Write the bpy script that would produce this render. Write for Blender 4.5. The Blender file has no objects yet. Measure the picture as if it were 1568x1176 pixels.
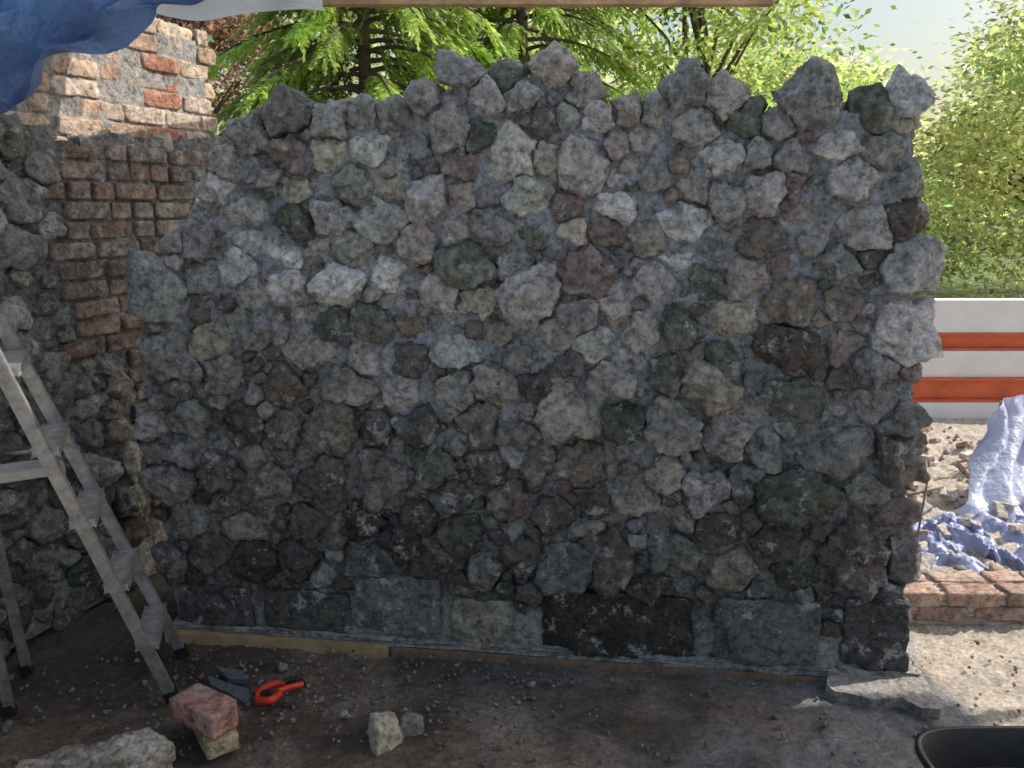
import bpy, math, random
import numpy as np
from mathutils import Vector, Matrix
rng=np.random.default_rng(7); random.seed(7)
scene=bpy.context.scene
TH=math.radians(12); F=1280.0; CAM=np.array([0,0,1.6])
# ---------------- survey helpers (photo measurements -> metres on real planes)
def ray(px,py):
    a=(px-784)/F; b=(588-py)/F
    return np.array([a, math.cos(TH)+b*math.sin(TH), -math.sin(TH)+b*math.cos(TH)])
class Plane:
    def __init__(s,o,eu):
        s.o=np.array(o,float); eu=np.array(eu,float); s.eu=eu/np.linalg.norm(eu)
        s.up=np.array([0,0,1.0]); s.n=np.cross(s.eu,s.up)   # outward
        s.B=np.stack([s.eu,s.up,s.n])                       # rows: u,v,out
    def uv(s,px,py):
        d=ray(px,py); t=np.dot(s.o-CAM,s.n)/np.dot(d,s.n); p=CAM+d*t
        return np.dot(p-s.o,s.eu),p[2],t
    def w(s,uvn): return s.o+np.asarray(uvn)@s.B
def gpt(px,py,z=0):
    d=ray(px,py); t=(z-1.6)/d[2]; return CAM+d*t
# ---------------- numpy noise
TAB=rng.random((64,64,64)).astype(np.float32)*2-1
def vn(p):
    i=np.floor(p).astype(int); f=p-i; f=f*f*(3-2*f)
    r=0
    for dx in (0,1):
        wx=f[:,0] if dx else 1-f[:,0]
        for dy in (0,1):
            wy=f[:,1] if dy else 1-f[:,1]
            for dz in (0,1):
                wz=f[:,2] if dz else 1-f[:,2]
                r=r+wx*wy*wz*TAB[(i[:,0]+dx)&63,(i[:,1]+dy)&63,(i[:,2]+dz)&63]
    return r
def fbm(p,o=4,g=.5):
    r=0;a=1;s=0
    for k in range(o):
        r=r+a*vn(p*2**k+17.3*k); s+=a; a*=g
    return r/s
# ---------------- mesh helpers
def mkmesh(name,verts,faces,mat=None,cols=None,smooth=True,parent=None):
    me=bpy.data.meshes.new(name)
    verts=np.asarray(verts,np.float32)
    if isinstance(faces,np.ndarray):
        n,k=faces.shape
        me.vertices.add(len(verts)); me.vertices.foreach_set('co',verts.ravel())
        me.loops.add(n*k); me.loops.foreach_set('vertex_index',faces.astype(np.int32).ravel())
        me.polygons.add(n); me.polygons.foreach_set('loop_start',np.arange(0,n*k,k,dtype=np.int32))
        me.polygons.foreach_set('loop_total',np.full(n,k,np.int32))
        me.update(calc_edges=True)
    else:
        me.from_pydata(verts.tolist(),[],faces); me.update()
    me.polygons.foreach_set('use_smooth',np.full(len(me.polygons),smooth))
    if cols is not None:
        c=np.ones((len(verts),4),np.float32); c[:,:3]=cols
        at=me.color_attributes.new('Col','FLOAT_COLOR','POINT'); at.data.foreach_set('color',c.ravel())
    if mat: me.materials.append(mat)
    ob=bpy.data.objects.new(name,me); scene.collection.objects.link(ob)
    if parent: ob.parent=parent
    return ob
def empty(name):
    e=bpy.data.objects.new(name,None); scene.collection.objects.link(e); return e
import bmesh
def ico(n):
    bm=bmesh.new(); bmesh.ops.create_icosphere(bm,subdivisions=n,radius=1)
    v=np.array([x.co[:] for x in bm.verts]); f=np.array([[q.index for q in t.verts] for t in bm.faces]); bm.free(); return v,f
ICO={k:ico(k) for k in (1,2,3,4,5,6)}
def cubegrid(n):
    bm=bmesh.new(); bmesh.ops.create_cube(bm,size=2)
    bmesh.ops.subdivide_edges(bm,edges=bm.edges,cuts=n,use_grid_fill=True)
    v=np.array([x.co[:] for x in bm.verts]); f=np.array([[q.index for q in t.verts] for t in bm.faces]); bm.free(); return v,f
CUB=cubegrid(8)
class Acc:
    def __init__(s): s.v=[];s.f=[];s.c=[];s.n=0
    def add(s,v,f,c):
        s.v.append(v); s.f.append(f+s.n); s.n+=len(v)
        s.c.append(np.broadcast_to(c,(len(v),3)))
    def out(s,name,mat,parent=None,smooth=True):
        return mkmesh(name,np.concatenate(s.v),np.concatenate(s.f),mat,np.concatenate(s.c),smooth,parent)
def poly(N,D,scale,base,p=16,rough=.05,freq=18,fine=0,chip=0):
    dirs=base[0]*np.asarray(scale); L=np.linalg.norm(dirs,axis=1,keepdims=True); dirs=dirs/L
    N=np.asarray(N,float); N/=np.linalg.norm(N,axis=1,keepdims=True); D=np.maximum(np.asarray(D,float),.004)
    q=np.maximum(dirs@N.T,0)/D
    m=q.max(axis=1,keepdims=True)+1e-9
    r=1/(m[:,0]*((q/m)**p).sum(axis=1)**(1/p))
    v=dirs*r[:,None]
    o=rng.random(3)*50
    s=min(scale)
    k=fbm(v*freq+o,4,.5)*rough*1.6*max(s,.02)
    if fine: k=k-np.abs(fbm(v*freq*2.1+o+7,4,.6))*fine
    if chip:   # fractured ledges: piecewise planar offsets
        w=v+np.stack([fbm(v*35+o+3,3),fbm(v*35+o+13,3),fbm(v*35+o+23,3)],1)*.012
        ns=16; sd_=v[rng.integers(0,len(v),ns)]
        dd=((w[:,None,:]-sd_[None])**2).sum(-1); j=dd.argmin(1)
        off=rng.uniform(-1,.6,ns)*chip*.5; gr=rng.normal(size=(ns,3))*.16
        k=k+off[j]+np.clip(((v-sd_[j])*gr[j]).sum(1),-chip*.8,chip*.5)
    return v+dirs*k[:,None]
def rock(acc,c,B,a,b,dep,col,lvl=4,extra=None,rough=.3,p=110,cut=False,fine=.011,chip=.008):
    """c centre world; B rows u,v,out; a,b half-sizes; dep half-depth"""
    N=[];D=[]
    k=random.randint(4,6); ph=random.random()*6.28
    for i in range(k):
        t=ph+i*6.283/k+random.uniform(-.32,.32); cx,cy=math.cos(t),math.sin(t)
        r=1/math.sqrt((cx/a)**2+(cy/b)**2)
        N.append((cx,cy,random.uniform(-.05,.2))); D.append(r*random.uniform(.8,1.0))
    t0=random.random()*6.28
    for i in range(random.choice((2,3,3))):
        t=t0+i*2.1+random.uniform(-.5,.5); kk=random.uniform(.08,.5)
        N.append((math.cos(t)*kk,math.sin(t)*kk+.12,1)); D.append(dep*random.uniform(.92,1.05)/math.sqrt(1+kk*kk))
    for i in range(2):
        t=random.random()*6.28; kk=random.uniform(.7,2.0); cx,cy=math.cos(t),math.sin(t)
        r=1/math.sqrt((cx/a)**2+(cy/b)**2)
        N.append((cx*kk,cy*kk,1)); D.append((dep+r*kk*random.uniform(.3,.65))/math.sqrt(1+kk*kk))
    N.append((0,0,-1)); D.append(.06)
    if extra:
        for n,d in extra: N.append(n); D.append(d)
    sc=min(1.2,min(a,b)/.055)
    v=poly(N,D,(a,b,max(dep,.4*min(a,b))),ICO[lvl],p=p,rough=rough,freq=20,fine=fine*min(1,sc),chip=chip*sc if lvl>=4 else 0)
    f=ICO[lvl][1]
    if cut: f=f[(v[f][:,:,2]>-.03).any(axis=1)]
    acc.add(v@B+c,f,col)
def brick(acc,c,B,h,col,rough=.12,tilt=.03,fine=.004):
    N=[(1,0,0),(-1,0,0),(0,1,0),(0,-1,0),(0,0,1),(0,0,-1)];D=[h[0],h[0],h[1],h[1],h[2],h[2]]
    for s in range(3):
        n=np.array([random.choice((-1,1)),random.choice((-1,1)),random.choice((0,1,1))])
        N.append(n); D.append(np.dot(np.abs(n),h)/np.linalg.norm(n)*random.uniform(.88,1.0))
    N=[(n[0]+random.uniform(-tilt,tilt),n[1]+random.uniform(-tilt,tilt),n[2]+random.uniform(-tilt,tilt)) for n in N]
    v=poly(N,D,h,CUB,p=60,rough=rough,freq=25,fine=fine)
    acc.add(v@B+c,CUB[1],col)
# ---------------- materials
def newmat(name):
    m=bpy.data.materials.new(name); m.use_nodes=True; nt=m.node_tree
    return m,nt,nt.nodes['Principled BSDF']
def N_(nt,t,**k):
    n=nt.nodes.new(t)
    for a,b in k.items():
        if a in n.inputs.keys(): n.inputs[a].default_value=b
        else: setattr(n,a,b)
    return n
def noise(nt,sc,det=6,rough=.6,vec=None):
    n=N_(nt,'ShaderNodeTexNoise'); n.inputs['Scale'].default_value=sc; n.inputs['Detail'].default_value=det; n.inputs['Roughness'].default_value=rough
    if vec is not None: nt.links.new(vec,n.inputs['Vector'])
    return n.outputs['Fac']
def ramp(nt,fac,stops):
    r=N_(nt,'ShaderNodeValToRGB'); e=r.color_ramp.elements
    while len(e)<len(stops): e.new(.5)
    for x,(p,c) in zip(e,stops):
        x.position=p; x.color=(c,c,c,1) if isinstance(c,(int,float)) else (*c,1)
    nt.links.new(fac,r.inputs['Fac']); return r.outputs['Color']
def mix(nt,fac,a,b,mode='MIX'):
    m=N_(nt,'ShaderNodeMix',data_type='RGBA',blend_type=mode)
    for s,v in ((0,fac),(6,a),(7,b)):
        if isinstance(v,(int,float)): m.inputs[s].default_value=v
        elif isinstance(v,tuple): m.inputs[s].default_value=(*v,1)
        else: nt.links.new(v,m.inputs[s])
    return m.outputs[2]
def bump(nt,bs,h,st=.5,dist=.01):
    b=N_(nt,'ShaderNodeBump'); b.inputs['Strength'].default_value=st; b.inputs['Distance'].default_value=dist
    nt.links.new(h,b.inputs['Height']); nt.links.new(b.outputs[0],bs.inputs['Normal'])
def objv(nt): return N_(nt,'ShaderNodeTexCoord').outputs['Object']
def stone_mat(name,smear=(.66,.66,.66),sm=(.555,.60),rough=.9,speck=True,brown=.42,sa=.62,moss=.35,con=1.0,bm=.020):
    m,nt,bs=newmat(name); v=objv(nt)
    col=N_(nt,'ShaderNodeAttribute',attribute_name='Col').outputs['Color']
    n1=noise(nt,10,8,.68,v); n2=noise(nt,38,8,.76,v); n3=noise(nt,13,12,.78,v); n4=noise(nt,100,4,.7,v); n5=noise(nt,18,6,.75,v); n6=noise(nt,5,8,.75,v)
    c=mix(nt,.8,col,ramp(nt,n1,[(.3,.45),(.5,1.05),(.72,1.45)]),'MULTIPLY')
    c=mix(nt,.9*con,c,ramp(nt,n2,[(.35,.25),(.5,1.05),(.65,1.7)]),'MULTIPLY')
    c=mix(nt,ramp(nt,n5,[(.54,0),(.64,brown)]),c,(.20,.155,.12))
    c=mix(nt,ramp(nt,n6,[(.56,0),(.65,moss)]),c,(.075,.095,.06))
    c=mix(nt,ramp(nt,n3,[(sm[0],0),(sm[1],sa)]),c,smear)
    if speck: c=mix(nt,ramp(nt,n4,[(.66,0),(.70,.7)]),c,(.74,.74,.74))
    nt.links.new(c,bs.inputs['Base Color']); bs.inputs['Roughness'].default_value=rough
    bs.inputs['Specular IOR Level'].default_value=.3
    a=N_(nt,'ShaderNodeMath',operation='ADD'); nt.links.new(n2,a.inputs[0]); nt.links.new(n1,a.inputs[1])
    bump(nt,bs,a.outputs[0],1.0,bm)
    return m
M_stone=stone_mat('rubble_stone')
M_brick=stone_mat('old_brick',smear=(.60,.55,.49),sm=(.5,.6),sa=.6,moss=.1)
def simple(name,base,var=.5,sc=20,rough=.8,metal=0,bmp=.4,dist=.005,dark=None):
    m,nt,bs=newmat(name); v=objv(nt)
    n=noise(nt,sc,8,.7,v)
    d=dark or tuple(x*(1-var) for x in base); l=tuple(min(1,x*(1+var)) for x in base)
    c=ramp(nt,n,[(.3,d),(.5,base),(.72,l)])
    nt.links.new(c,bs.inputs['Base Color']); bs.inputs['Roughness'].default_value=rough; bs.inputs['Metallic'].default_value=metal
    bump(nt,bs,noise(nt,sc*3,6,.7,v),bmp,dist); return m
M_mortar=stone_mat('lime_mortar',smear=(.54,.57,.61),sm=(.50,.62),brown=.2,moss=.1,speck=False,bm=.022)
M_gravel=stone_mat('gravel_stone',smear=(.4,.38,.35),sm=(.65,.8))
M_wood=simple('weathered_timber',(.42,.28,.15),.45,9,.8)
M_alu=simple('worn_aluminium',(.40,.395,.39),.5,25,.4,.6,.2,.002)
M_white=simple('white_render',(.84,.82,.80),.08,4,.8)
M_red=simple('red_oxide_steel',(.7,.16,.06),.25,5,.6)
M_black=simple('black_plastic',(.02,.02,.022),.4,30,.45)
M_orange=simple('orange_plastic',(.7,.05,.02),.3,30,.4)
M_blue=simple('blue_plastic',(.03,.2,.5),.3,30,.4)
M_steel=simple('dull_steel',(.25,.26,.27),.4,40,.45,.7)
M_slate=simple('slate',(.10,.11,.125),.4,40,.9)
M_rust=simple('rusty_steel',(.20,.13,.09),.5,25,.9)
def tarp_mat(name,c1,c2,tr):
    m,nt,bs=newmat(name); v=objv(nt)
    c=ramp(nt,noise(nt,3,6,.6,v),[(.3,c1),(.7,c2)])
    nt.links.new(c,bs.inputs['Base Color']); bs.inputs['Roughness'].default_value=.4
    bump(nt,bs,noise(nt,9,5,.6,v),.8,.04)
    t=N_(nt,'ShaderNodeBsdfTranslucent'); nt.links.new(c,t.inputs['Color'])
    mx=N_(nt,'ShaderNodeMixShader'); mx.inputs[0].default_value=tr
    nt.links.new(bs.outputs[0],mx.inputs[1]); nt.links.new(t.outputs[0],mx.inputs[2])
    nt.links.new(mx.outputs[0],nt.nodes['Material Output'].inputs['Surface']); return m
M_tarp=tarp_mat('blue_tarpaulin',(.12,.15,.32),(.15,.33,.64),.2)
M_roof=tarp_mat('pale_tarpaulin',(.68,.75,.86),(.76,.82,.91),.65)
M_tarp2=tarp_mat('faded_tarpaulin',(.44,.48,.70),(.62,.66,.82),.22)
M_tarp3=tarp_mat('blue_sheeting',(.26,.30,.52),(.50,.53,.70),.15)
def leaf_mat(name,tr=.5):
    m,nt,bs=newmat(name)
    col=N_(nt,'ShaderNodeAttribute',attribute_name='Col').outputs['Color']
    nt.links.new(col,bs.inputs['Base Color']); bs.inputs['Roughness'].default_value=.5
    t=N_(nt,'ShaderNodeBsdfTranslucent'); nt.links.new(mix(nt,1,col,(1.7,1.7,1.1),'MULTIPLY'),t.inputs['Color'])
    mx=N_(nt,'ShaderNodeMixShader'); mx.inputs[0].default_value=tr
    nt.links.new(bs.outputs[0],mx.inputs[1]); nt.links.new(t.outputs[0],mx.inputs[2])
    nt.links.new(mx.outputs[0],nt.nodes['Material Output'].inputs['Surface']); return m
M_leaf=leaf_mat('leaf'); M_bark=simple('bark',(.12,.09,.07),.5,12,.95)
# ---------------- main wall
W=Plane((-1.28,2.98,0),(2.64,-.36,0))
C={'l':(.60,.58,.56),'g':(.36,.35,.34),'d':(.19,.18,.175),'n':(.19,.205,.17),'p':(.46,.415,.39),'b':(.28,.24,.21),'w':(.84,.83,.82),'r':(.31,.255,.23),'c':(.60,.545,.45),'k':(.13,.11,.095)}
S="""710 115 78 50 g;775 118 50 44 n;850 105 84 44 p;893 142 66 42 p;1048 140 60 52 g;1110 155 70 46 p;1243 155 92 66 g;1335 172 72 60 n;1388 152 50 74 l;1380 190 62 24 c;650 150 56 44 g;745 155 62 48 l;800 152 56 56 g;605 180 52 42 g;560 180 52 42 g;510 188 56 56 g;440 180 84 56 d;390 205 62 52 g;820 182 66 38 d;870 185 40 40 g;917 187 60 46 l;965 170 50 42 p;1002 172 40 42 g;1072 195 76 58 l;1140 185 62 60 n;1190 195 50 50 g
690 195 82 60 g;735 205 44 40 n;505 236 58 52 c;452 235 56 58 b;570 228 62 44 l;632 225 70 36 g;787 233 84 88 l;892 248 86 86 l;835 245 48 46 p;703 255 62 44 b;945 225 50 40 p;990 215 60 40 p;1042 250 42 50 r;1105 245 74 64 l;1282 224 92 40 l;1160 240 50 48 g;1215 238 50 46 g;1350 235 56 46 g;605 290 66 34 c;540 280 62 48 g;455 288 54 38 c;405 262 62 44 g;335 290 66 42 l;380 322 78 46 l;660 305 62 66 l;808 298 80 66 l;748 300 46 44 g;708 298 44 40 p;1010 270 52 44 g;1060 290 50 44 p;1112 305 50 46 g;1168 292 52 60 l;1225 320 70 52 r;1308 282 84 56 l;1326 350 92 64 l;1380 335 56 54 k;1387 285 50 46 g;945 318 86 42 w;1047 336 84 60 w;868 320 46 38 r;590 335 92 52 l;457 345 50 50 n;507 335 58 50 l;308 368 52 58 g;385 370 72 32 l;438 394 68 42 w;370 410 62 44 w;640 378 68 56 p;698 350 48 50 p;755 348 66 58 g;820 360 56 40 n;880 356 50 40 c;925 356 62 46 r;988 366 70 50 p;1035 396 66 38 w;1165 360 90 60 b;1100 376 52 48 g;1196 408 60 46 r;1388 412 84 82 l;1282 405 60 50 g;1250 365 48 46 g;540 382 54 46 g
600 416 82 40 w;520 432 92 56 w;448 436 66 56 l;392 450 50 50 l;312 425 62 54 g;252 450 80 84 g;712 405 84 64 n;785 400 54 50 g;905 415 88 72 r;812 456 92 88 l;736 464 60 48 c;672 446 62 50 l;1080 436 72 54 n;1005 430 80 50 l;1140 428 58 58 p;1205 462 88 70 b;1290 460 62 54 b;1378 500 92 112 l;880 478 66 52 p;942 478 54 56 p;632 492 50 44 r;572 494 66 54 n;510 492 60 48 n;420 495 60 58 g;325 522 64 56 c;262 548 96 76 g;350 572 70 58 g;378 506 46 58 g;475 540 84 56 p;700 532 88 46 l;560 548 60 50 p;628 552 60 48 d;792 545 76 42 g;850 512 60 46 p;912 524 60 50 l;985 508 70 58 p;1042 498 54 60 n;1116 490 74 62 c;1200 535 92 72 k;1108 552 60 52 n;1288 524 56 50 r;1332 565 60 54 g;1020 568 58 58 n;1086 592 98 66 c;928 580 88 62 p;868 560 60 44 d;820 590 56 40 d;762 590 70 56 p;876 628 98 100 c;700 610 54 70 g;620 600 80 50 l;535 590 104 48 p;440 590 60 60 b;1205 607 130 64 n;1340 612 70 54 g;1032 652 92 82 g;956 642 68 62 n;1112 665 74 62 p;1275 686 162 72 g;1165 684 48 76 g;1362 702 76 70 b;830 710 52 92 p;735 650 66 80 b;790 662 60 44 g;645 650 70 60 d;510 652 90 72 b;575 652 56 56 d;440 655 64 56 b;375 650 60 60 d;288 690 84 50 g;266 740 70 56 l;340 718 70 60 d;420 742 66 58 p;590 726 112 92 p;495 742 80 76 b;665 712 64 56 n;745 712 64 52 b;962 760 82 66 c;892 706 70 76 b;912 762 50 60 b;1018 722 54 56 c;1080 752 66 60 l;1140 730 50 60 g;1215 760 140 78 n;1330 745 96 48 g;1358 782 70 40 b;690 762 76 48 d;780 768 70 60 r;846 788 56 60 b;648 790 56 60 b;712 818 76 64 n;620 824 60 60 d;560 798 62 56 k;382 806 92 42 c;478 800 80 56 b;292 792 66 58 g;322 848 66 54 b;390 858 70 56 k;455 856 60 60 d;560 856 76 54 g;650 866 72 44 b;742 864 62 62 g;800 846 50 64 b;862 866 84 80 g;940 856 66 92 r;1036 790 58 46 p;1028 838 74 66 g;1110 872 92 62 c;1190 825 96 50 d;1312 850 112 120 b;1215 872 96 50 n;1100 812 64 54 b;290 640 76 46 g;268 600 66 44 g;1372 640 56 52 g;1376 850 44 90 g"""
BASE="""335 922 118 62 d;475 930 134 62 d;612 920 134 88 g;740 952 96 84 c;945 954 232 104 k;1170 964 158 106 g;1337 968 98 112 d"""
stones=[]
for s in S.replace('\n',';').split(';'):
    x,y,w,h,c=s.split(); u,v,t=W.uv(float(x),float(y)); stones.append([u,v,float(w)*t/F/2,float(h)*t/F/2,c,0])
for s in BASE.split(';'):
    x,y,w,h,c=s.split(); u,v,t=W.uv(float(x),float(y)); stones.append([u,v,float(w)*t/F/2,float(h)*t/F/2,c,1])
OUT=[(282,985),(250,800),(225,600),(215,480),(245,410),(300,315),(335,265),(375,195),(430,180),(520,190),(620,185),(690,135),(760,130),(850,110),(915,165),(1000,165),(1050,145),(1150,170),(1200,185),(1245,160),(1340,180),(1392,170),(1400,300),(1405,450),(1395,600),(1385,800),(1384,1042)]
OUTuv=np.array([W.uv(*p)[:2] for p in OUT]); OUTuv[0,1]=0.0; OUTuv[-1,1]=0.0
def inside(P,x,y):
    x=np.asarray(x,float); r=np.zeros(x.shape,bool); n=len(P)
    for i in range(n):
        x1,y1=P[i]; x2,y2=P[(i+1)%n]
        c=((y1>y)!=(y2>y)); 
        with np.errstate(divide='ignore',invalid='ignore'):
            xi=(x2-x1)*(y-y1)/(y2-y1+1e-12)+x1
        r^=c&(x<xi)
    return r
def fill(stones,P,tries,pal,rmin=.014,rmax=.036,ymin=.0):
    lo=P.min(0); hi=P.max(0)
    for k in range(tries):
        u=random.uniform(lo[0],hi[0]); v=random.uniform(max(lo[1],ymin),hi[1])
        if not inside(P,np.array([u]),np.array([v]))[0]: continue
        m=9
        for s in stones:
            dx=u-s[0]; dy=v-s[1]
            if abs(dx)>.35 or abs(dy)>.3: continue
            L=math.hypot(dx,dy); 
            r=1/math.sqrt((dx/L/s[2])**2+(dy/L/s[3])**2) if s[5]==0 else max(0,1/max(abs(dx/L)/s[2],abs(dy/L)/s[3]))
            m=min(m,L-r)
            if m<rmin: break
        if m<rmin: continue
        r=min(m*1.0,rmax)
        stones.append([u,v,r*random.uniform(1,1.3),r*random.uniform(.8,1.05),random.choice(pal),0])
fill(stones,OUTuv,3500,'gpbldgplrb',.026,.05,.2)
fill(stones,OUTuv,2500,'gpbdgprnb',.016,.026,.16)
stone_wall=empty('stone_wall')
def place(acc,stones,PL,gap=.010,lvlbig=4,proud=(.030,.070),dark=None):
    A=np.array([[s[0],s[1],s[2],s[3]] for s in stones])
    for i,s in enumerate(stones):
        u,v,a,b,c,kind=s
        big=max(a,b)
        d=A[:,:2]-A[i,:2]; L=np.hypot(d[:,0],d[:,1])
        ex=[]
        for j in np.where((L>1e-6)&(L<big+np.maximum(A[:,2],A[:,3])+.06))[0]:
            dx,dy=d[j]/L[j]
            ri=1/math.sqrt((dx/a)**2+(dy/b)**2); rj=1/math.sqrt((dx/A[j,2])**2+(dy/A[j,3])**2)
            if kind==1 or stones[j][5]==1:
                continue
            ex.append(((dx,dy,random.uniform(-.05,.14)),max(L[j]*ri/(ri+rj)-gap*random.uniform(-.5,.8),.008)))
        col=np.array(C[c])*random.uniform(.75,1.2)*(1+np.array([random.uniform(-.03,.03) for _ in range(3)]))
        if dark: col=col*dark(v)  # lighting gradient painted into the stones, darker toward the wall foot
        dep=random.uniform(*proud)*min(1.3,max(.5,(min(a,b)/.06)))
        B=PL.B
        if kind==1:
            N=[(1,.03,.06),(-1,.05,.06),(.02,1,.06),(.0,-1,.06),(.04,.06,1),(.18,.1,1),(-.2,-.12,1),(0,0,-1),(1,1,.2),(-1,1,.2),(-1,-1.2,.2)];D=[a,a,b,b,.034,.038+a*.12,.038+a*.14,.05,(a+b)*.66,(a+b)*.68,(a+b)*.67]
            vv=poly(N,D,(a,b,.05),ICO[6],p=90,rough=.16,freq=13,fine=.012,chip=.006)
            f=ICO[6][1]; f=f[(vv[f][:,:,2]>-.02).any(axis=1)]
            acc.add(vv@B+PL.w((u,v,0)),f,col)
        else:
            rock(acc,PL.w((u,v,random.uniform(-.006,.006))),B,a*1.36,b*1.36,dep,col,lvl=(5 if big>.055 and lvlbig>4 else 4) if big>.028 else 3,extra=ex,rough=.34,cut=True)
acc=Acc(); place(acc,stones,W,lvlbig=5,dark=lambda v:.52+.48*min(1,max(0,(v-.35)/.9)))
def along(t):
    k=t*(len(OUTuv)-1); i=int(k); f=k-i; i=min(i,len(OUTuv)-2); return OUTuv[i]*(1-f)+OUTuv[i+1]*f
for i in range(240):
    t=random.uniform(0.01,.99); u,v=along(t); a=random.uniform(.04,.08); 
    cx=np.array([1.3,1.0]); dirc=(np.array([u,v])-cx); dirc/=np.linalg.norm(dirc)
    u,v=np.array([u,v])-dirc*.03
    if v<.08: continue
    dpt=-random.uniform(.07,.40)
    R=np.array(Matrix.Rotation(random.random()*6.28,3,'X')@Matrix.Rotation(random.random()*6.28,3,'Z'))
    rock(acc,W.w((u,v,dpt)),R,a,a*.75,a*.7,np.array(C[random.choice('gpbldg')])*.9,lvl=3)
acc.out('stones',M_stone,stone_wall)
def mortar(PL,P,name,parent,thick,base=(.40,.42,.455),step=.005,amp=.030,lowc=(.19,.178,.165),off=(-.004,.006)):
    lo=P.min(0);hi=P.max(0)
    us=np.arange(lo[0],hi[0]+step,step); vs=np.arange(lo[1],hi[1]+step,step)
    U,V=np.meshgrid(us,vs); u=U.ravel(); v=V.ravel()
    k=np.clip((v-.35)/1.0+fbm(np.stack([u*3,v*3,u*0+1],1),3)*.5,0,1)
    h=fbm(np.stack([u*11,v*11,u*0+3],1),5,.6)*amp+off[0]+(off[1]-off[0])*k+fbm(np.stack([u*60,v*60,u*0+9],1),3,.6)*.010
    k=k[:,None]
    lowrow=np.clip((.2-v)*20,0,1); h=np.where(lowrow>0,h*(1-lowrow*.6)+lowrow*.014,h)
    pts=PL.o+np.stack([u,v,h],1)@PL.B
    nu=len(us); nv=len(vs); I=np.arange(nu*nv).reshape(nv,nu)
    f=np.stack([I[:-1,:-1],I[:-1,1:],I[1:,1:],I[1:,:-1]],-1).reshape(-1,4)
    cu=(U[:-1,:-1]+step/2).ravel(); cv=(V[:-1,:-1]+step/2).ravel()
    f=f[inside(P,cu,cv)]
    cl=(np.array(base)*k+np.array(lowc)*(1-k))*(1+.25*fbm(np.stack([u*3,v*3,u*0],1),3))[:,None]  # low mortar browner, with recess shadow painted into its colour
    cl=cl*(1+.9*lowrow[:,None])
    mkmesh(name,pts,f,M_mortar,cl,True,parent)
    n=len(P); vv=[PL.w((p[0],p[1],-.038)) for p in P]+[PL.w((p[0],p[1],-thick)) for p in P]
    ff=[list(range(n)),list(range(2*n-1,n-1,-1))]+[[i,i+n,(i+1)%n+n,(i+1)%n] for i in range(n)]
    mkmesh(name+'_core',vv,ff,M_mortar,np.array(base),False,parent)
mortar(W,OUTuv,'mortar',stone_wall,.42)
def box(name,PLo,B,lo,hi,mat,parent=None,bev=.003,seg=2,wob=0,cuts=6):
    bm=bmesh.new(); bmesh.ops.create_cube(bm,size=1)
    lo=np.array(lo,float);hi=np.array(hi,float)
    if wob: bmesh.ops.subdivide_edges(bm,edges=bm.edges,cuts=cuts,use_grid_fill=True)
    for v in bm.verts:
        q=lo+(np.array(v.co[:])+.5)*(hi-lo); v.co=Vector(np.asarray(PLo)+q@B)
        if wob: v.co+=Vector([random.uniform(-wob,wob) for _ in range(3)])
    if bev and not wob: bmesh.ops.bevel(bm,geom=bm.edges,offset=bev,segments=seg,affect='EDGES')
    bmesh.ops.recalc_face_normals(bm,faces=bm.faces)
    me=bpy.data.meshes.new(name); bm.to_mesh(me); bm.free(); me.materials.append(mat)
    if mat in (M_mortar,M_brick,M_stone):
        at=me.color_attributes.new('Col','FLOAT_COLOR','POINT')
        at.data.foreach_set('color',np.tile(np.array([.36,.34,.32,1],np.float32),len(me.vertices)))
    ob=bpy.data.objects.new(name,me); scene.collection.objects.link(ob)
    if parent: ob.parent=parent
    return ob
I3=np.eye(3)
box('footing_mortar',W.o,W.B,(-.02,-.05,-.42),(2.70,.04,.035),M_mortar,stone_wall,wob=.006,cuts=30)
box('shuttering_board',W.o,W.B,(-.03,-.03,.05),(.84,.022,.078),M_wood,stone_wall)
box('foot_gap_strip',W.o,W.B,(.85,-.05,.046),(2.35,.010,.064),M_rust,stone_wall)  # dark brown strip along the gap under the mortar lip
# ---------------- left wall
LP=Plane((-2.275,1.79,0),(.2,.5,0))
left=empty('stone_wall.001')
LLEN=2.95
topv=[(-.6,0),( -.6,1.75),(.0,1.82),(.9,1.84),(1.3,1.88),(1.7,1.9),(2.1,1.87),(2.5,1.93),(LLEN,1.88),(LLEN,0)]
LPo=np.array(topv)
ls=[];BR=[]
lacc=Acc(); bacc=Acc()
bc=[(.28,.19,.155),(.24,.18,.155),(.30,.205,.165),(.22,.18,.165),(.28,.24,.215),(.20,.165,.15)]
v=.03
row=0
while v<1.84:
    jog=random.choice((0,.11,.05))
    if v>1.0: bl=1.46+jog*.8; brr=2.05+jog
    else: bl=1.78+jog*.6; brr=2.05+jog
    if 1.25<v<1.4: brr+=.25
    u=bl
    while u<brr:
        L=random.choice((.215,.215,.105)); 
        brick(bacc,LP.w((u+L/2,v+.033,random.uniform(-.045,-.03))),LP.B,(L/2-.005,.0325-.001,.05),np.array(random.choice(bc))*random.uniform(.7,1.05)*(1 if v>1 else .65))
        u+=L+.008
    BR.append((bl,u,v)); v+=.076; row+=1
def inbrick(u,v):
    for a,b,c in BR:
        if c-.02<v<c+.09 and a-.03<u<b+.03: return True
    return False
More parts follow.
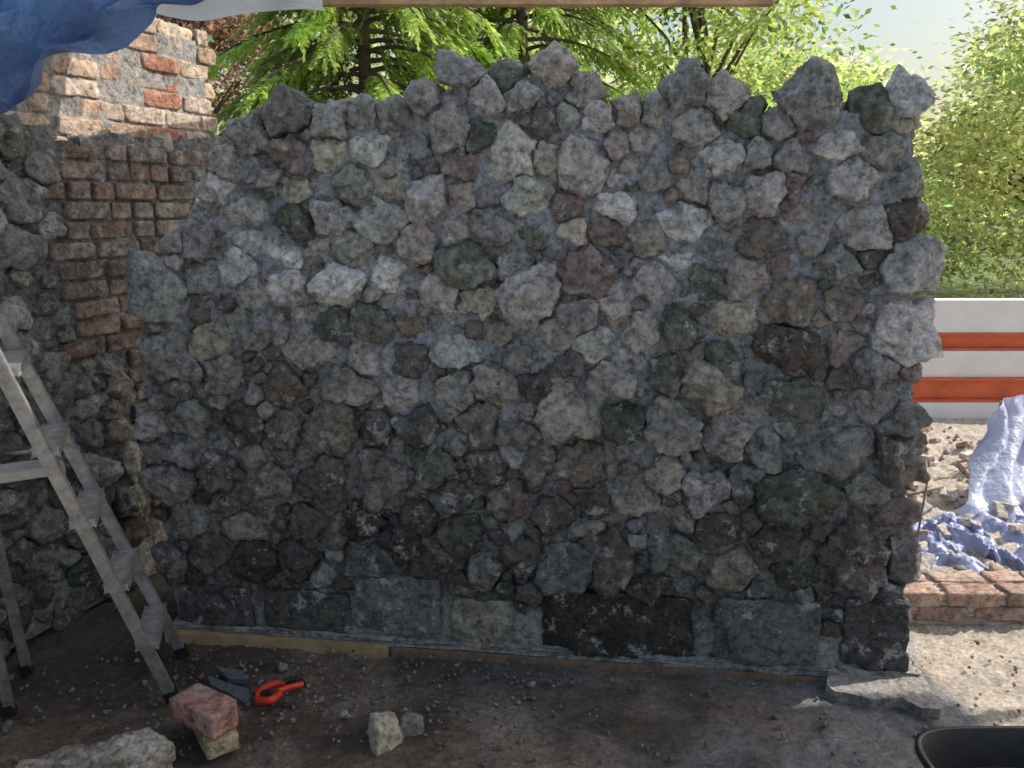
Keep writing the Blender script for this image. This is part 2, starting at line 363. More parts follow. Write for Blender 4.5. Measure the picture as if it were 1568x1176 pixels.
for k in range(6000):
    u=random.uniform(-.55,LLEN-.05); vv=random.uniform(.03,1.86); r=random.uniform(.055,.085) if k<1800 else random.uniform(.02,.05)
    a=r*random.uniform(.9,1.5); b=r*random.uniform(.7,1.0)
    if inbrick(u-a*.5,vv) or inbrick(u+a*.5,vv): continue
    if all(((u-s[0])/(a+s[2]))**2+((vv-s[1])/(b+s[3]))**2>.9 for s in ls): ls.append([u,vv,a,b,random.choice('ggldgbpnlg'),0])
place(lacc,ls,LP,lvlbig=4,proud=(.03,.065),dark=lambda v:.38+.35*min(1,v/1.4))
for i in range(80):
    u=random.uniform(-.5,LLEN); a=random.uniform(.04,.075)
    R=np.array(Matrix.Rotation(random.random()*6.28,3,'X')@Matrix.Rotation(random.random()*6.28,3,'Z'))
    rock(lacc,LP.w((u,1.87+random.uniform(-.03,.02),-random.uniform(.03,.3))),R,a,a*.8,a*.7,np.array(C[random.choice('gpbdlg')])*.75,lvl=3)
lacc.out('stones',M_stone,left)
chim=empty('brick_chimney')
cacc=Acc(); v=1.79; row=0
while v<2.33:
    u=1.35+(.0 if row%2 else .11)
    end=2.40+(0 if row%2 else .04)
    while u<end-.03:
        L=random.choice((.215,.215,.215,.105)); L=min(L,max(.06,end+.02-u))
        cc=np.array(random.choice([(.56,.40,.30),(.60,.46,.35),(.50,.34,.25),(.64,.52,.42)]))*random.uniform(.88,1.12)
        if 1.92<u<2.02: cc=np.array((.46,.22,.15))
        brick(cacc,LP.w((u+L/2,v+.033,-.06+random.uniform(-.012,.008))),LP.B,(L/2-.003,.033,.05),cc,rough=.25)
        u+=L+.007
    for kk in range(1,3):
        brick(cacc,LP.w((2.40+.0,v+.033,-.10-.115*kk)),LP.B,(.05,.0315,.05),np.array((.42,.28,.2))*random.uniform(.8,1.1),rough=.2)
    v+=.074; row+=1
cacc.out('bricks',M_brick,chim)
box('mortar_core',LP.o,LP.B,(1.42,1.75,-.36),(2.39,2.32,-.016),M_mortar,chim,bev=0,wob=.004)
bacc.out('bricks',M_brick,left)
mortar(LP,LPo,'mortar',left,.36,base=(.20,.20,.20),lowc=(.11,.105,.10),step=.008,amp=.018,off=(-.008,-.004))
# ---------------- ground
def axis(segs):
    return np.concatenate([np.arange(a,b,s) for a,b,s in segs])
xs=axis([(-200,-20,20),(-20,-4,1.0),(-4,-2.2,.1),(-2.2,3.6,.014),(3.6,8,.15),(8,20,1.5),(20,201,20)])
ys=axis([(-100,-10,10),(-10,1,.6),(1,1.9,.05),(1.9,3.6,.014),(3.6,8,.05),(8,30,1.2),(30,400,20)])
X,Y=np.meshgrid(xs,ys); x=X.ravel();y=Y.ravel()
z=(fbm(np.stack([x*2.2,y*2.2,x*0],1),4)*.018+np.abs(fbm(np.stack([x*11,y*11,x*0+4],1),5,.62))*.034-.022)
wd=np.clip(1-np.abs((x-.5)/1.1)**4,0,1)*np.clip((3.0-y)*3,0,1)
z=z*(1-.45*wd)+np.clip(fbm(np.stack([x*30,y*30,x*0+4],1),4,.7)-.12,0,1)*.022
rz=np.clip((y-3.1)*4,0,1)*np.clip((x-1.3)*4,0,1)*np.clip((6-y),0,1)
z+=rz*np.abs(fbm(np.stack([x*7,y*7,x*0+8],1),4,.6))*.10
z+=np.clip((y-14)/60,0,1)**1.2*2.0
nu=len(xs);nv=len(ys);I=np.arange(nu*nv).reshape(nv,nu)
f=np.stack([I[:-1,:-1],I[:-1,1:],I[1:,1:],I[1:,:-1]],-1).reshape(-1,4)
earth=np.array((.22,.17,.13)); screed=np.array((.225,.23,.24)); pale=np.array((.58,.50,.41)); grass=np.array((.10,.15,.04))
nn=fbm(np.stack([x*1.6,y*1.6,x*0+2],1),5)
k1=np.clip((x+.25+nn*1.4)*1.6,0,1)[:,None]*np.clip((3.1-y)*4,0,1)[:,None]
col=earth*(1-k1)+screed*k1
n2=np.clip((fbm(np.stack([x*4,y*4,x*0+5],1),5)-.02)*4,0,1)[:,None]
col=col*(1-n2*.45)+np.array((.36,.31,.26))*n2*.45
n3=np.clip((fbm(np.stack([x*3,y*3,x*0+15],1),5)-.05)*4,0,1)[:,None]; col=col*(1-.45*n3)
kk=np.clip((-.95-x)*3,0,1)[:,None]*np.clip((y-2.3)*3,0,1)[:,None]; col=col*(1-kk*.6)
k2=np.clip((x-1.40+nn*.25)*8,0,1)[:,None]
col=col*(1-k2)+pale*k2
kf=np.clip((1.7-y)*2,0,1)[:,None]; col=col*(1-kf)+np.array((.36,.34,.32))*kf  # unseen ground near the camera made paler to bounce light onto the wall
k3=np.clip((y-9)/2,0,1)[:,None]; col=col*(1-k3)+grass*k3
M_ground,nt,bs=newmat('bare_ground'); v_=objv(nt)
cA=N_(nt,'ShaderNodeAttribute',attribute_name='Col').outputs['Color']
c=mix(nt,.8,cA,ramp(nt,noise(nt,9,10,.75,v_),[(.3,.5),(.5,1.),(.7,1.45)]),'MULTIPLY')
c=mix(nt,.85,c,ramp(nt,noise(nt,60,8,.8,v_),[(.34,.35),(.5,1.),(.66,1.7)]),'MULTIPLY')
nt.links.new(c,bs.inputs['Base Color'])
nt.links.new(ramp(nt,noise(nt,3,6,.6,v_),[(.4,.38),(.6,.85)]),bs.inputs['Roughness'])
bump(nt,bs,noise(nt,45,10,.8,v_),1.0,.02)
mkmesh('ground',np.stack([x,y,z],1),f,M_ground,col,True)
g=Acc()
for i in range(1700):
    X0=random.uniform(-1.7,2.6); Y0=random.uniform(1.9,3.3)
    if i%3==0: X0=random.uniform(1.4,4.2);Y0=random.uniform(2.3,6)
    if i%3==1: X0=random.gauss(-.6,.5);Y0=random.gauss(2.5,.2)
    r=random.choice((.0025,.003,.003,.004,.004,.005,.007))*random.uniform(.7,1.2)
    if random.random()<.012: r=.014
    if X0>1.4 and Y0>3.1: r*=4
    d=np.dot(np.array([X0,Y0,0])-W.o,W.n)
    if -.05<X0+1.28 and X0<1.4 and d<.05: continue
    R=np.array(Matrix.Rotation(random.random()*6.28,3,'Z')@Matrix.Rotation(random.uniform(-.5,.5),3,'X'))
    c=np.array(random.choice([(.30,.27,.24),(.22,.2,.18),(.2,.16,.13),(.38,.35,.32),(.28,.19,.15)]))
    if X0>1.4: c=c*1.6
    N=rng.normal(size=(9,3)); vv=poly(N,r*rng.uniform(.6,1.,9),(r,r,r*.7),ICO[2],p=30,rough=.2,freq=60)
    vv=np.clip(vv,-r*1.6,r*1.6)
    g.add(vv@R+np.array([X0,Y0,r*.1]),ICO[2][1],c)
g.out('gravel',M_gravel)
def rotz(t): return np.array([[math.cos(t),math.sin(t),0],[-math.sin(t),math.cos(t),0],[0,0,1]])
def loose(name,px,py,a,b,h,col,rot=0,lvl=4):
    ac=Acc(); p=gpt(px,py)
    rock(ac,p+np.array([0,b*.7,h*.25]),rotz(rot),a,b,h*.7,np.array(col),lvl=lvl,rough=.3)
    ac.out(name,M_stone)
loose('loose_stone',587,1136,.045,.045,.08,(.58,.50,.40),.3)
loose('loose_stone',622,1120,.034,.033,.05,(.38,.34,.29),1.)
loose('loose_stone',180,1200,.13,.09,.11,(.50,.46,.41),.2,5)
loose('loose_stone',80,1215,.15,.09,.08,(.36,.33,.29),.7,5)
bk=empty('brick_stack'); a=Acc()
p=gpt(315,1158)
brick(a,p+np.array([0,.085,.030]),rotz(-1.0),(.100,.048,.0325),(.52,.42,.26),rough=.06,fine=.002)
brick(a,p+np.array([-.02,.075,.103]),rotz(-.6),(.106,.052,.037),(.52,.27,.22),rough=.06,fine=.003)
a.out('bricks',M_brick,bk)
# ---------------- low brick wall right
lb=empty('brick_wall'); a=Acc()
for r in range(2):
    X0=1.42+(.05 if r%2 else 0)
    while X0<4.6:
        L=random.choice((.105,.215,.215,.15))
        for k in range(2):
            brick(a,np.array([X0+L/2,3.06+k*.11+random.uniform(-.01,.01),.036+r*.064]),I3@rotz(random.uniform(-.06,.06)),(L/2-.006,.05,.029),np.array(random.choice([(.5,.33,.26),(.58,.43,.35),(.45,.29,.23)]))*random.uniform(.8,1.15),rough=.35,fine=.008)
        X0+=L+.012
a.out('bricks',M_brick,lb)
box('mortar_bed',(0,0,0),I3,(1.45,3.03,-.02),(4.6,3.2,.115),simple('sandy_mortar',(.5,.43,.36),.3,20),lb,wob=.006,cuts=20)
# ---------------- beams and white rendered wall beyond
def ibeam(name,x0,x1,y,z0,h,w,mat):
    e=empty(name)
    box('lower_flange',(0,0,0),I3,(x0,y-w/2,z0),(x1,y+w/2,z0+.014),mat,e)
    box('web',(0,0,0),I3,(x0,y-.007,z0+.0142),(x1,y+.007,z0+h-.0142),mat,e)
    box('upper_flange',(0,0,0),I3,(x0,y-w/2,z0+h-.014),(x1,y+w/2,z0+h),mat,e)
ibeam('steel_beam',2.2,9,6.5,.50,.135,.12,M_red)
ibeam('steel_beam',2.2,9,6.45,.10,.185,.14,M_red)
rw=empty('rendered_wall')
box('upper_panel',(0,0,0),I3,(2.2,6.45,.637),(9,6.6,.89),M_white,rw)
box('lower_panel',(0,0,0),I3,(2.2,6.42,.288),(9,6.6,.497),M_white,rw)
box('plinth',(0,0,0),I3,(2.2,6.35,-.05),(9,6.6,.097),M_white,rw)
def sheet(name,fn,nu,nv,mat,parent=None):
    U,V=np.meshgrid(np.linspace(0,1,nu),np.linspace(0,1,nv)); P=fn(U.ravel(),V.ravel())
    I=np.arange(nu*nv).reshape(nv,nu); f=np.stack([I[:-1,:-1],I[:-1,1:],I[1:,1:],I[1:,:-1]],-1).reshape(-1,4)
    return mkmesh(name,P,f,mat,None,True,parent)
def drape(u,v):
    q=np.stack([u*9,v*2.2,u*0],1)
    w=u+.03*np.sin(v*7)+fbm(q+2,3)*.03
    fold=np.abs(np.sin(w*34))*.08+np.sin(w*13+v*2)*.07
    xx=2.72+u*1.6-(1-v)**1.3*.36*(1-u)
    y=4.70-fold*(1.2-.7*v)-.45*(1-v)**2+fbm(q,4)*.08
    z=.0+(.42+.28*np.sqrt(u)+.03*np.sin(u*20))*v
    return np.stack([xx,y,z],1)
dt=empty('blue_tarpaulin'); sheet('drape',drape,220,80,M_tarp2,dt)
def flatt(u,v):
    x=1.62+u*1.25; y=3.42+v*.75; q=np.stack([x*8,y*8,x*0+2],1)
    e=np.clip(np.minimum(np.minimum(u,1-u),np.minimum(v,1-v))*6,0,1)
    return np.stack([x+fbm(q)*.14,y+fbm(q+5)*.12,(.34-np.abs(fbm(q,4)))*.22*e-.01],1)
sheet('blue_tarpaulin',flatt,130,90,M_tarp3)
d=Acc()
for i in range(130):
    X0=random.uniform(1.5,3.8);Y0=random.uniform(3.35,5.8); t=random.uniform(0,3.1)
    s=random.uniform(.3,.7)
    brick(d,np.array([X0,Y0,.03+random.uniform(0,.04)]),rotz(t)@np.array(Matrix.Rotation(random.uniform(-.6,.6),3,'X')),(.1*s,.05*s,.033*s),np.array(random.choice([(.5,.33,.25),(.6,.52,.45),(.42,.4,.4),(.7,.66,.6)])),rough=.3)
d.out('demolition_rubble',M_brick)
def tube(name,p0,p1,r,mat,parent=None,seg=12):
    p0=Vector(p0);p1=Vector(p1); dv=p1-p0
    bm=bmesh.new(); bmesh.ops.create_cone(bm,cap_ends=True,segments=seg,radius1=r,radius2=r,depth=dv.length)
    M=Matrix.Translation((p0+p1)/2)@dv.to_track_quat('Z','Y').to_matrix().to_4x4(); bm.transform(M)
    me=bpy.data.meshes.new(name); bm.to_mesh(me); bm.free(); me.materials.append(mat)
    for q in me.polygons: q.use_smooth=len(q.vertices)==4
    ob=bpy.data.objects.new(name,me); scene.collection.objects.link(ob)
    if parent: ob.parent=parent
    return ob
tube('rail_post',(4.25,4.9,0),(4.25,4.9,.8),.02,M_steel,dt); tube('rail_post_b',(2.95,4.9,0),(2.95,4.9,.45),.012,M_steel,dt)
rb=empty('steel_reinforcement')
tube('upright',(1.93,3.75,0),(1.97,3.78,.34),.005,M_rust,rb); tube('cross',(1.87,3.76,.26),(2.06,3.8,.29),.005,M_rust,rb)
# ---------------- ladder
lad=empty('step_ladder')
A0,A1=Vector((-1.127,2.50,.0)),Vector((-1.345,2.04,1.4)); B0,B1=Vector((-1.2,2.78,0)),Vector((-1.497,2.35,1.4))
def bar(name,p0,p1,side,w,t,mat,parent,chan=True):
    p0=Vector(p0);p1=Vector(p1); z=(p1-p0).normalized(); s=(Vector(side)-z*Vector(side).dot(z)).normalized(); n=z.cross(s)
    B=np.array([s[:],n[:],z[:]]); L=(p1-p0).length
    if not chan: return box(name,p0,B,(-w/2,-t/2,0),(w/2,t/2,L),mat,parent,bev=.002)
    box(name,p0,B,(-w/2,-t/2,0),(w/2,-t/2+.004,L),mat,parent,bev=.001)
    box(name+'_lip',p0,B,(-w/2,-t/2+.0045,0),(-w/2+.004,t/2,L),mat,parent,bev=.001)
    box(name+'_lip_b',p0,B,(w/2-.004,-t/2+.0045,0),(w/2,t/2,L),mat,parent,bev=.001)
wd_=(B0-A0).normalized(); lean=(A1-A0).normalized(); dpth=wd_.cross(lean)
eA=A0+(A1-A0)*1.25; eB=B0+(B1-B0)*1.25
bar('stile_near',A0,eA,dpth,.036,.022,M_alu,lad); bar('stile_far',B0,eB,dpth,.036,.022,M_alu,lad)
for k in range(1,7):
    t=k*.17; pa=A0+(A1-A0)*t; pb=B0+(B1-B0)*t
    w=(pb-pa).normalized(); up=Vector((0,0,1)); dd=w.cross(up).normalized()
    up=dd.cross(w).normalized()
    if up.z<0: up=-up
    B=np.array([w[:],dd[:],up[:]])
    box('tread_%d'%k,pa,B,(.013,-.03,-.022),((pb-pa).length-.013,.035,.0),M_alu,lad)
C0=Vector((-1.62,2.42,0)); D0=Vector((-1.70,2.66,0))
bar('rear_leg_near',C0,A1+(A1-A0)*.22+Vector((-.02,0,0)),dpth,.03,.02,M_alu,lad); bar('rear_leg_far',D0,B1+(B1-B0)*.22+Vector((-.02,0,0)),dpth,.03,.02,M_alu,lad)
for nme,q in (('foot_near',A0),('foot_far',B0),('foot_rear_near',C0),('foot_rear_far',D0)):
    bar(nme,q-lean*.005,q+lean*.04,dpth,.042,.03,M_black,lad,False)
tp=empty('scaffold_plank')
z0=.80
pA=gpt(-60,735,z0); pB=gpt(100,712,z0)
dv=pB-pA; L=np.linalg.norm(dv); B=np.array([dv/L,np.cross([0,0,1],dv/L),[0,0,1]])
box('plank',pA,B,(-.5,-.0,-.03),(L,.12,0),simple('pale_timber',(.42,.40,.37),.35,12),tp)
tube('trestle_leg',pA+np.array([.02,.1,-.03]),(pA[0]-.06,pA[1]+.1,0),.013,M_steel,tp)
hm=empty('rubber_grip_hammer'); q=gpt(98,690,z0+.03)
tube('grip',q+np.array([-.10,0,-.005]),q+np.array([.03,.01,.003]),.013,M_black,hm); tube('grip_end',q+np.array([.0305,.01,.003]),q+np.array([.042,.011,.004]),.0135,M_blue,hm)
tube('shaft',q+np.array([-.22,-.01,-.01]),q+np.array([-.101,0,-.005]),.008,M_steel,hm)
box('head',q+np.array([-.25,-.012,-.012]),I3,(-.02,-.05,-.02),(.03,.05,.02),M_steel,hm)
# ---------------- spring clamp
cl=empty('spring_clamp'); p=gpt(410,1082)
def path(name,pts,r,mat,parent,flat=1.0):
    cu=bpy.data.curves.new(name,'CURVE'); cu.dimensions='3D'; sp=cu.splines.new('NURBS'); sp.points.add(len(pts)-1)
    for a_,b_ in zip(sp.points,pts): a_.co=(*b_,1)
    sp.use_endpoint_u=True; sp.order_u=3; cu.bevel_depth=r; cu.bevel_resolution=3; cu.use_fill_caps=True
    cu.materials.append(mat); ob=bpy.data.objects.new(name,cu); scene.collection.objects.link(ob); ob.parent=parent
    return ob
def cp(x,y,z): return tuple(p+np.array([x,y,z]))
path('lower_jaw',[cp(-.03,0,.02),cp(-.045,.03,.02),cp(-.035,.07,.022),cp(.0,.095,.025),cp(.04,.09,.03)],.013,M_orange,cl)
path('upper_jaw',[cp(-.03,0,.022),cp(.01,-.018,.03),cp(.03,0,.035),cp(.035,.02,.035)],.013,M_orange,cl)
path('handle',[cp(.03,.09,.033),cp(.06,.10,.04),cp(.095,.085,.035),cp(.10,.07,.035)],.011,M_black,cl)
path('handle_b',[cp(.03,.025,.04),cp(.06,.045,.045),cp(.10,.07,.038)],.010,M_orange,cl)
box('web',p,rotz(.5),(-.035,.015,.012),(.02,.06,.03),M_black,cl)
def prism(name,pts,z0,z1,mat,parent=None,tilt=0,col=None):
    n=len(pts); vv=[(a_[0],a_[1],z0) for a_ in pts]+[(a_[0],a_[1],z1+tilt*i/n) for i,a_ in enumerate(pts)]
    return mkmesh(name,vv,[list(range(n,2*n)),list(range(n-1,-1,-1))]+[[i,(i+1)%n,(i+1)%n+n,i+n] for i in range(n)],mat,col,False,parent)
sf=empty('slate_stand_ins')  # slate pieces stand in for an unidentified dark object
prism('piece',[gpt(a_,b_,.02)[:2] for a_,b_ in [(318,1032),(345,1042),(380,1052),(384,1066),(375,1074),(350,1058),(322,1046)]][::-1],0,.014,M_slate,sf,.002)
prism('piece_small',[gpt(a_,b_,.02)[:2] for a_,b_ in [(330,1020),(372,1026),(380,1040),(350,1038)]][::-1],0,.018,M_slate,sf,.002)
prism('footing_slab',[gpt(a_,b_,.03)[:2] for a_,b_ in [(1265,1048),(1278,1058),(1300,1062),(1335,1070),(1380,1068),(1412,1084),(1440,1086),(1448,1074),(1430,1062),(1420,1045),(1405,1020),(1400,985),(1380,960),(1270,1020)]],-.01,.03,M_mortar,None,0,np.array((.36,.33,.30)))
# ---------------- mortar tub
tb=empty('mortar_tub')
prof=[(.80,0),(.86,.06),(.97,.27),(1.0,.30),(1.05,.30),(1.05,.285),(1.03,.28)]
inn=[(.99,.295),(.93,.26),(.84,.10)]
def ring(s,z,cx=1.26,cy=1.70,ax=.26,ay=.2,n=64):
    r=[]
    for i in range(n):
        t=2*math.pi*i/n; c_,s_=math.cos(t),math.sin(t); e=.45
        r.append((cx+ax*s*math.copysign(abs(c_)**e,c_),cy+ay*s*math.copysign(abs(s_)**e,s_),z))
    return r
def loft(name,rs,mat,parent,cap=False):
    n=64; vv=[q for s,z_ in rs for q in ring(s,z_)]
    ff=[[k*n+i,k*n+(i+1)%n,(k+1)*n+(i+1)%n,(k+1)*n+i] for k in range(len(rs)-1) for i in range(n)]
    if cap: ff.append(list(range((len(rs)-1)*n,len(rs)*n)))
    return mkmesh(name,vv,ff,mat,np.array((.3,.3,.3)),True,parent)
loft('shell',prof,M_black,tb); loft('inner',[(1.0,.3)]+inn,M_black,tb); loft('mortar',[(.92,.2),(.6,.215),(.2,.22),(.02,.222)],M_mortar,tb,True)
# ---------------- overhead tarpaulin shelter
sh=empty('tarpaulin_shelter')
Y0R=2.62
def roof(u,v):
    x=-3.2+u*7.75; y=Y0R+v*(3.4-Y0R)  # right end, out of view, stretched to shade the ground
    ze=2.392+np.clip((x-.6)/2.5,0,1)*.5
    zz=ze+(1-v)*.12
    return np.stack([x,y,zz+fbm(np.stack([x*1.2,y*1.2,x*0],1))*.03*(1-v)+.02*np.sin(x*5)*(1-v)],1)
sheet('roof_sheet',roof,90,30,M_roof,sh)
def sun_block(u,v):  # unseen sheet added behind the roof to keep sun off the left wall
    y=3.42+v*2.1; xl=-.98+.38*(y-3.5); x=xl+u*(1.7-xl)
    return np.stack([x,y,1.6+.225*y+.10+.02*np.sin(x*4)],1)
sheet('sun_block_sheet',sun_block,40,30,M_roof,sh)
bt=box('edge_batten',(0,0,0),I3,(-2.6,3.36,2.338),(.98,3.40,2.38),M_wood,sh)
box('rafter',(0,0,0),I3,(-.62,3.0,2.40),(-.56,3.355,2.44),M_wood,sh)
def flap(u,v):
    lx=-2.3+u*1.35; lz=1.52+u*.72; 
    x=lx+v*.05; z=lz*(1-v)+(2.47)*v
    fold=np.abs(np.sin(u*17+v*5+np.sin(v*6)))*.08+np.abs(np.sin(u*8-v*7+1))*.09+fbm(np.stack([u*9,v*6,u*0],1),4)*.10
    return np.stack([x,2.60+fold*(1-.3*v)-.1*v,z+.02*np.sin(u*30)*(1-v)],1)
sheet('hanging_tarpaulin',flap,180,80,M_tarp,sh)
def flap2(u,v):
    x=-1.65+u*.95; zb=2.30+.02*np.sin(u*9)
    return np.stack([x,3.335+.02*np.sin(u*17)+v*0,zb*(1-v)+2.40*v],1)
sheet('pale_sheet_edge',flap2,40,8,M_roof,sh)
for X0,Y0 in ((-3.1,3.38),(-3.1,2.65)):
    tube('post',(X0,Y0,0),(X0,Y0,2.5),.04,M_wood,sh)
tube('post_rear',(4.5,3.3,0),(4.5,3.3,2.88),.03,M_wood,sh)
# ---------------- trees
def leaves(P,T,Nn,L,Wd,col):
    T=T/np.linalg.norm(T,axis=1,keepdims=True); S=np.cross(T,Nn); S/=np.linalg.norm(S,axis=1,keepdims=True)+1e-9
    L=L[:,None];Wd=Wd[:,None]
    v=np.stack([P,P+T*L*.5+S*Wd*.5,P+T*L,P+T*L*.5-S*Wd*.5],1).reshape(-1,3)
    n=len(P); f=np.arange(n*4).reshape(n,4); c=np.repeat(col,4,axis=0); return v,f,c
def limb(ac,pts,rs,col=(.1,.08,.06)):
    n=8; vv=[]
    for i,(q,r) in enumerate(zip(pts,rs)):
        q=np.array(q); d=np.array(pts[min(i+1,len(pts)-1)])-np.array(pts[max(i-1,0)]); d=d/np.linalg.norm(d)
        a=np.cross(d,[.3,.9,.1]); a/=np.linalg.norm(a); b=np.cross(d,a)
        for k in range(n): vv.append(q+(a*math.cos(k*6.283/n)+b*math.sin(k*6.283/n))*r)
    f=[[i*n+k,i*n+(k+1)%n,(i+1)*n+(k+1)%n,(i+1)*n+k] for i in range(len(pts)-1) for k in range(n)]
    ac.add(np.array(vv),np.array(f),col)
def broad(name,base,H,R,ncl,per,leaf,c0,zlow=.3):
    e=empty(name); tr_=Acc(); base=np.array(base,float)
    top=base+np.array([rng.normal()*.2,rng.normal()*.2,H*.8])
    limb(tr_,[base,base*.5+top*.5+rng.normal(size=3)*.1,top],[H*.022,H*.015,H*.005])
    P=[];T=[];Cc=[]
    for i in range(ncl):
        h=zlow+(1-zlow)*rng.random(); rr=R*math.sin(min(1,max(.05,(1-h)*1.25+.12))*math.pi*.5)*math.sqrt(rng.random())**.6
        t=rng.random()*6.283
        c=base+np.array([math.cos(t)*rr,math.sin(t)*rr,H*h])
        if i%3==0:
            s=base+np.array([0,0,H*max(.15,h*.7)]); limb(tr_,[s,(s+c)/2+[0,0,.1],c],[H*.007,H*.004,.008])
        sg=R*.13*(.6+rng.random()*.9); n=int(per*(.5+rng.random()))
        p=c+rng.normal(size=(n,3))*np.array([sg*1.2,sg*1.2,sg*.55]); P.append(p)
        d=(p-c)+rng.normal(size=(n,3))*sg*.7; d[:,2]-=sg*.3; T.append(d)
        Cc.append(np.array(c0)*(.5+.8*rng.random())*(1+rng.normal(size=(n,1))*.22).clip(.4,1.8)*np.array([1+rng.normal()*.12,1,1]))
    P=np.concatenate(P);T=np.concatenate(T);Cc=np.concatenate(Cc).clip(.01,.8)
    Nn=rng.normal(size=P.shape)+np.array([0,0,1.2]); L=leaf*(.7+.6*rng.random(len(P)))
    v,f,c=leaves(P,T,Nn,L,L*.5,Cc)
    mkmesh('foliage',v,f,M_leaf,c,False,e); tr_.out('trunk',M_bark,e)
def conifer(name,base,H,R,c0,zlow=.05,nb=150,dens=1.0):
    e=empty(name); tr_=Acc(); base=np.array(base,float)
    limb(tr_,[base,base+[0,0,H*.5],base+[.05,0,H]],[H*.014,H*.009,.01])
    P=[];T=[];Cc=[]
    for i in range(nb):
        h=zlow+(1-zlow)*(i/nb); r=R*(1-h)**.7*(.75+.4*rng.random()); t=i*2.4+rng.random()*.5
        s=base+np.array([0,0,H*h]); d=np.array([math.cos(t),math.sin(t),0])
        m=7; pts=[s+d*r*k/m+np.array([0,0,r*(.18*k/m-.45*(k/m)**2)]) for k in range(m+1)]
        limb(tr_,pts,[.02*(1-k/(m+1)) +.004 for k in range(m+1)])
        tone=.55+.8*rng.random()
        ns=int(30*dens*max(.4,r))
        for k in range(ns):
            a=.15+.85*rng.random()**.7; j=min(int(a*m),m-1); q=pts[j]+(pts[j+1]-pts[j])*(a*m-j)
            side=np.array([-d[1],d[0],0])*rng.choice((-1,1))
            dr=side*.55*rng.random()+d*.5+np.array([0,0,-.25-.5*rng.random()]); dr/=np.linalg.norm(dr)
            sl=.22*(.6+.7*rng.random())
            nn=15
            tt=np.linspace(.05,1,nn)
            qq=q+dr*sl*tt[:,None]+np.array([0,0,-1])*(tt**2*sl*.25)[:,None]
            fan=np.cross(dr,[0,0,1])+np.array([0,0,.15]); 
            sg=np.where(np.arange(nn)%2==0,1,-1)[:,None]
            P.append(qq); T.append(dr*.8+fan*sg*.75*(1.1-tt[:,None])+rng.normal(size=(nn,3))*.12)
            Cc.append(np.array(c0)*tone*(.5+.75*a)*(1+rng.normal(size=(nn,1))*.15).clip(.5,1.6))
    P=np.concatenate(P);T=np.concatenate(T);Cc=np.concatenate(Cc).clip(.005,.8)
    L=.07*(.7+.6*rng.random(len(P))); Nn=rng.normal(size=P.shape)*.4+np.array([0,-.4,1])
    v,f,c=leaves(P,T,Nn,L,L*.36,Cc); mkmesh('foliage',v,f,M_leaf,c,False,e); tr_.out('trunk',M_bark,e)
conifer('conifer_tree',(-1.3,7.8,0),6.2,1.9,(.36,.46,.14),.25,150,1.3)
conifer('conifer_tree',(.1,9.2,0),7,1.9,(.32,.43,.13),.2,140,1.2)
broad('copper_beech_tree',(-4.0,11,0),5.2,1.6,70,150,.09,(.26,.14,.13),.25)
broad('rowan_tree',(2.3,10.5,0),5.0,1.9,110,150,.10,(.36,.46,.18),.2)
broad('broadleaf_tree',(-3.4,14,0),7,2.4,100,150,.12,(.54,.60,.34),.2)  # far crowns get paler leaves: distance haze put into the colour
broad('broadleaf_tree',(8.2,13.0,0),4.4,2.3,120,150,.12,(.48,.52,.28),.08)
broad('broadleaf_tree',(10.5,16,0),6.0,2.6,110,130,.14,(.54,.57,.36),.08)
broad('broadleaf_tree',(4.6,17,0),4.9,2.4,90,130,.14,(.56,.60,.36),.12)
broad('broadleaf_tree',(7.4,20,0),4.6,2.6,90,130,.15,(.60,.63,.45),.08)
broad('broadleaf_tree',(.8,18,0),7.5,3,110,140,.15,(.55,.60,.35),.15)
P=[];T=[];Cc=[]
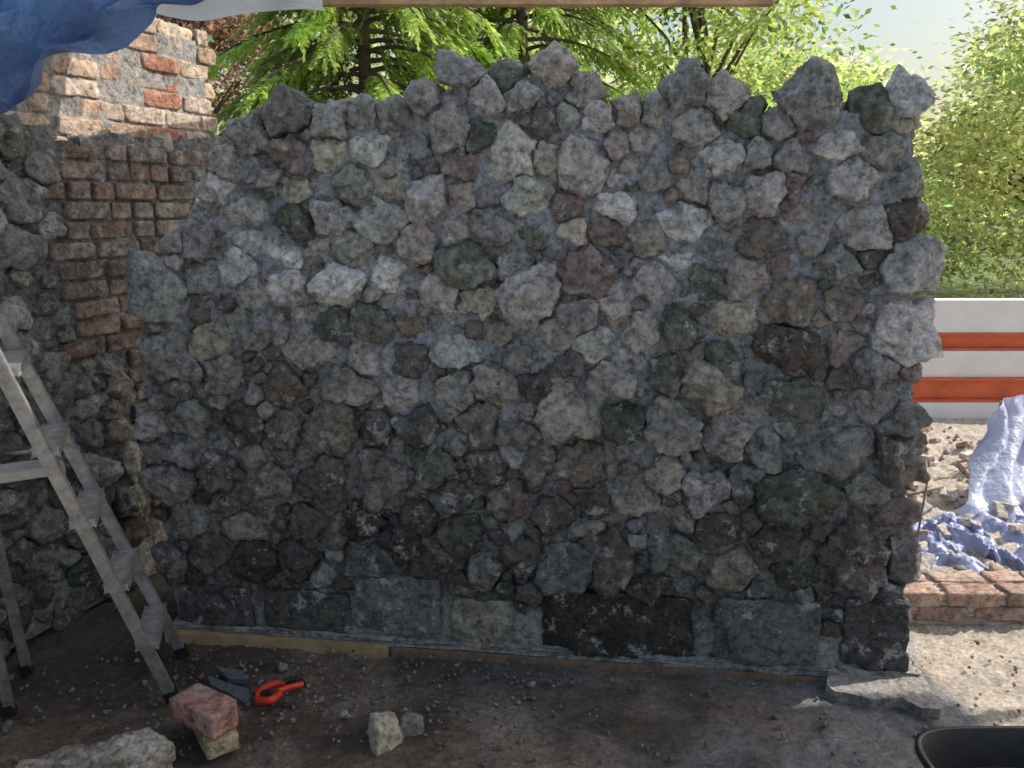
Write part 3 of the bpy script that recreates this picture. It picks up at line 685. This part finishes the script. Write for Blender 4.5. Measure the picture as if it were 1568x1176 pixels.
for i in range(360):
    x0=rng.uniform(-18,34); y0=rng.uniform(28,36); hh=rng.uniform(.2,1)*(4.6+1.0*math.sin(x0*.4))
    n=80; p=np.array([x0,y0,hh])+rng.normal(size=(n,3))*np.array([1.0,.8,.6]); P.append(p); T.append(rng.normal(size=(n,3)))
    Cc.append(np.array((.60,.64,.50))*(.6+.7*rng.random())*(1+rng.normal(size=(n,1))*.2).clip(.5,1.6))  # pale leaf colour carries painted distance haze
P=np.concatenate(P);T=np.concatenate(T);Cc=np.concatenate(Cc)
L=.35*(.7+.6*rng.random(len(P))); v,f,c=leaves(P,T,rng.normal(size=P.shape),L,L*.7,Cc.clip(.01,.8)); mkmesh('distant_woodland',v,f,M_leaf,c,False)
# ---------------- light
SE=math.radians(42); sd=np.array([.93,.28]); sd/=np.linalg.norm(sd)
sdir=Vector((sd[0]*math.cos(SE),sd[1]*math.cos(SE),math.sin(SE)))
sl=bpy.data.lights.new('sun','SUN'); sl.energy=5; sl.angle=math.radians(.5); sl.color=(1,.94,.84)
so=bpy.data.objects.new('sun',sl); scene.collection.objects.link(so); so.rotation_euler=sdir.to_track_quat('Z','Y').to_euler()
wld=bpy.data.worlds.new('World'); scene.world=wld; wld.use_nodes=True; nt=wld.node_tree
sk=nt.nodes.new('ShaderNodeTexSky'); sk.sky_type='NISHITA'; sk.sun_disc=False; sk.sun_elevation=SE; sk.sun_rotation=math.atan2(sd[0],sd[1])
sk.dust_density=3.6; sk.air_density=1.5; sk.ozone_density=.8
nt.links.new(sk.outputs[0],nt.nodes['Background'].inputs[0]); nt.nodes['Background'].inputs[1].default_value=.15
cam=bpy.data.cameras.new('camera'); co=bpy.data.objects.new('camera',cam); scene.collection.objects.link(co)
co.location=CAM; co.rotation_euler=(math.pi/2-TH,0,0); cam.sensor_width=36; cam.lens=F/1568*36; cam.clip_end=1500; cam.clip_start=.05
scene.camera=co
scene.view_settings.view_transform='Standard'; scene.view_settings.look='None'; scene.view_settings.exposure=0
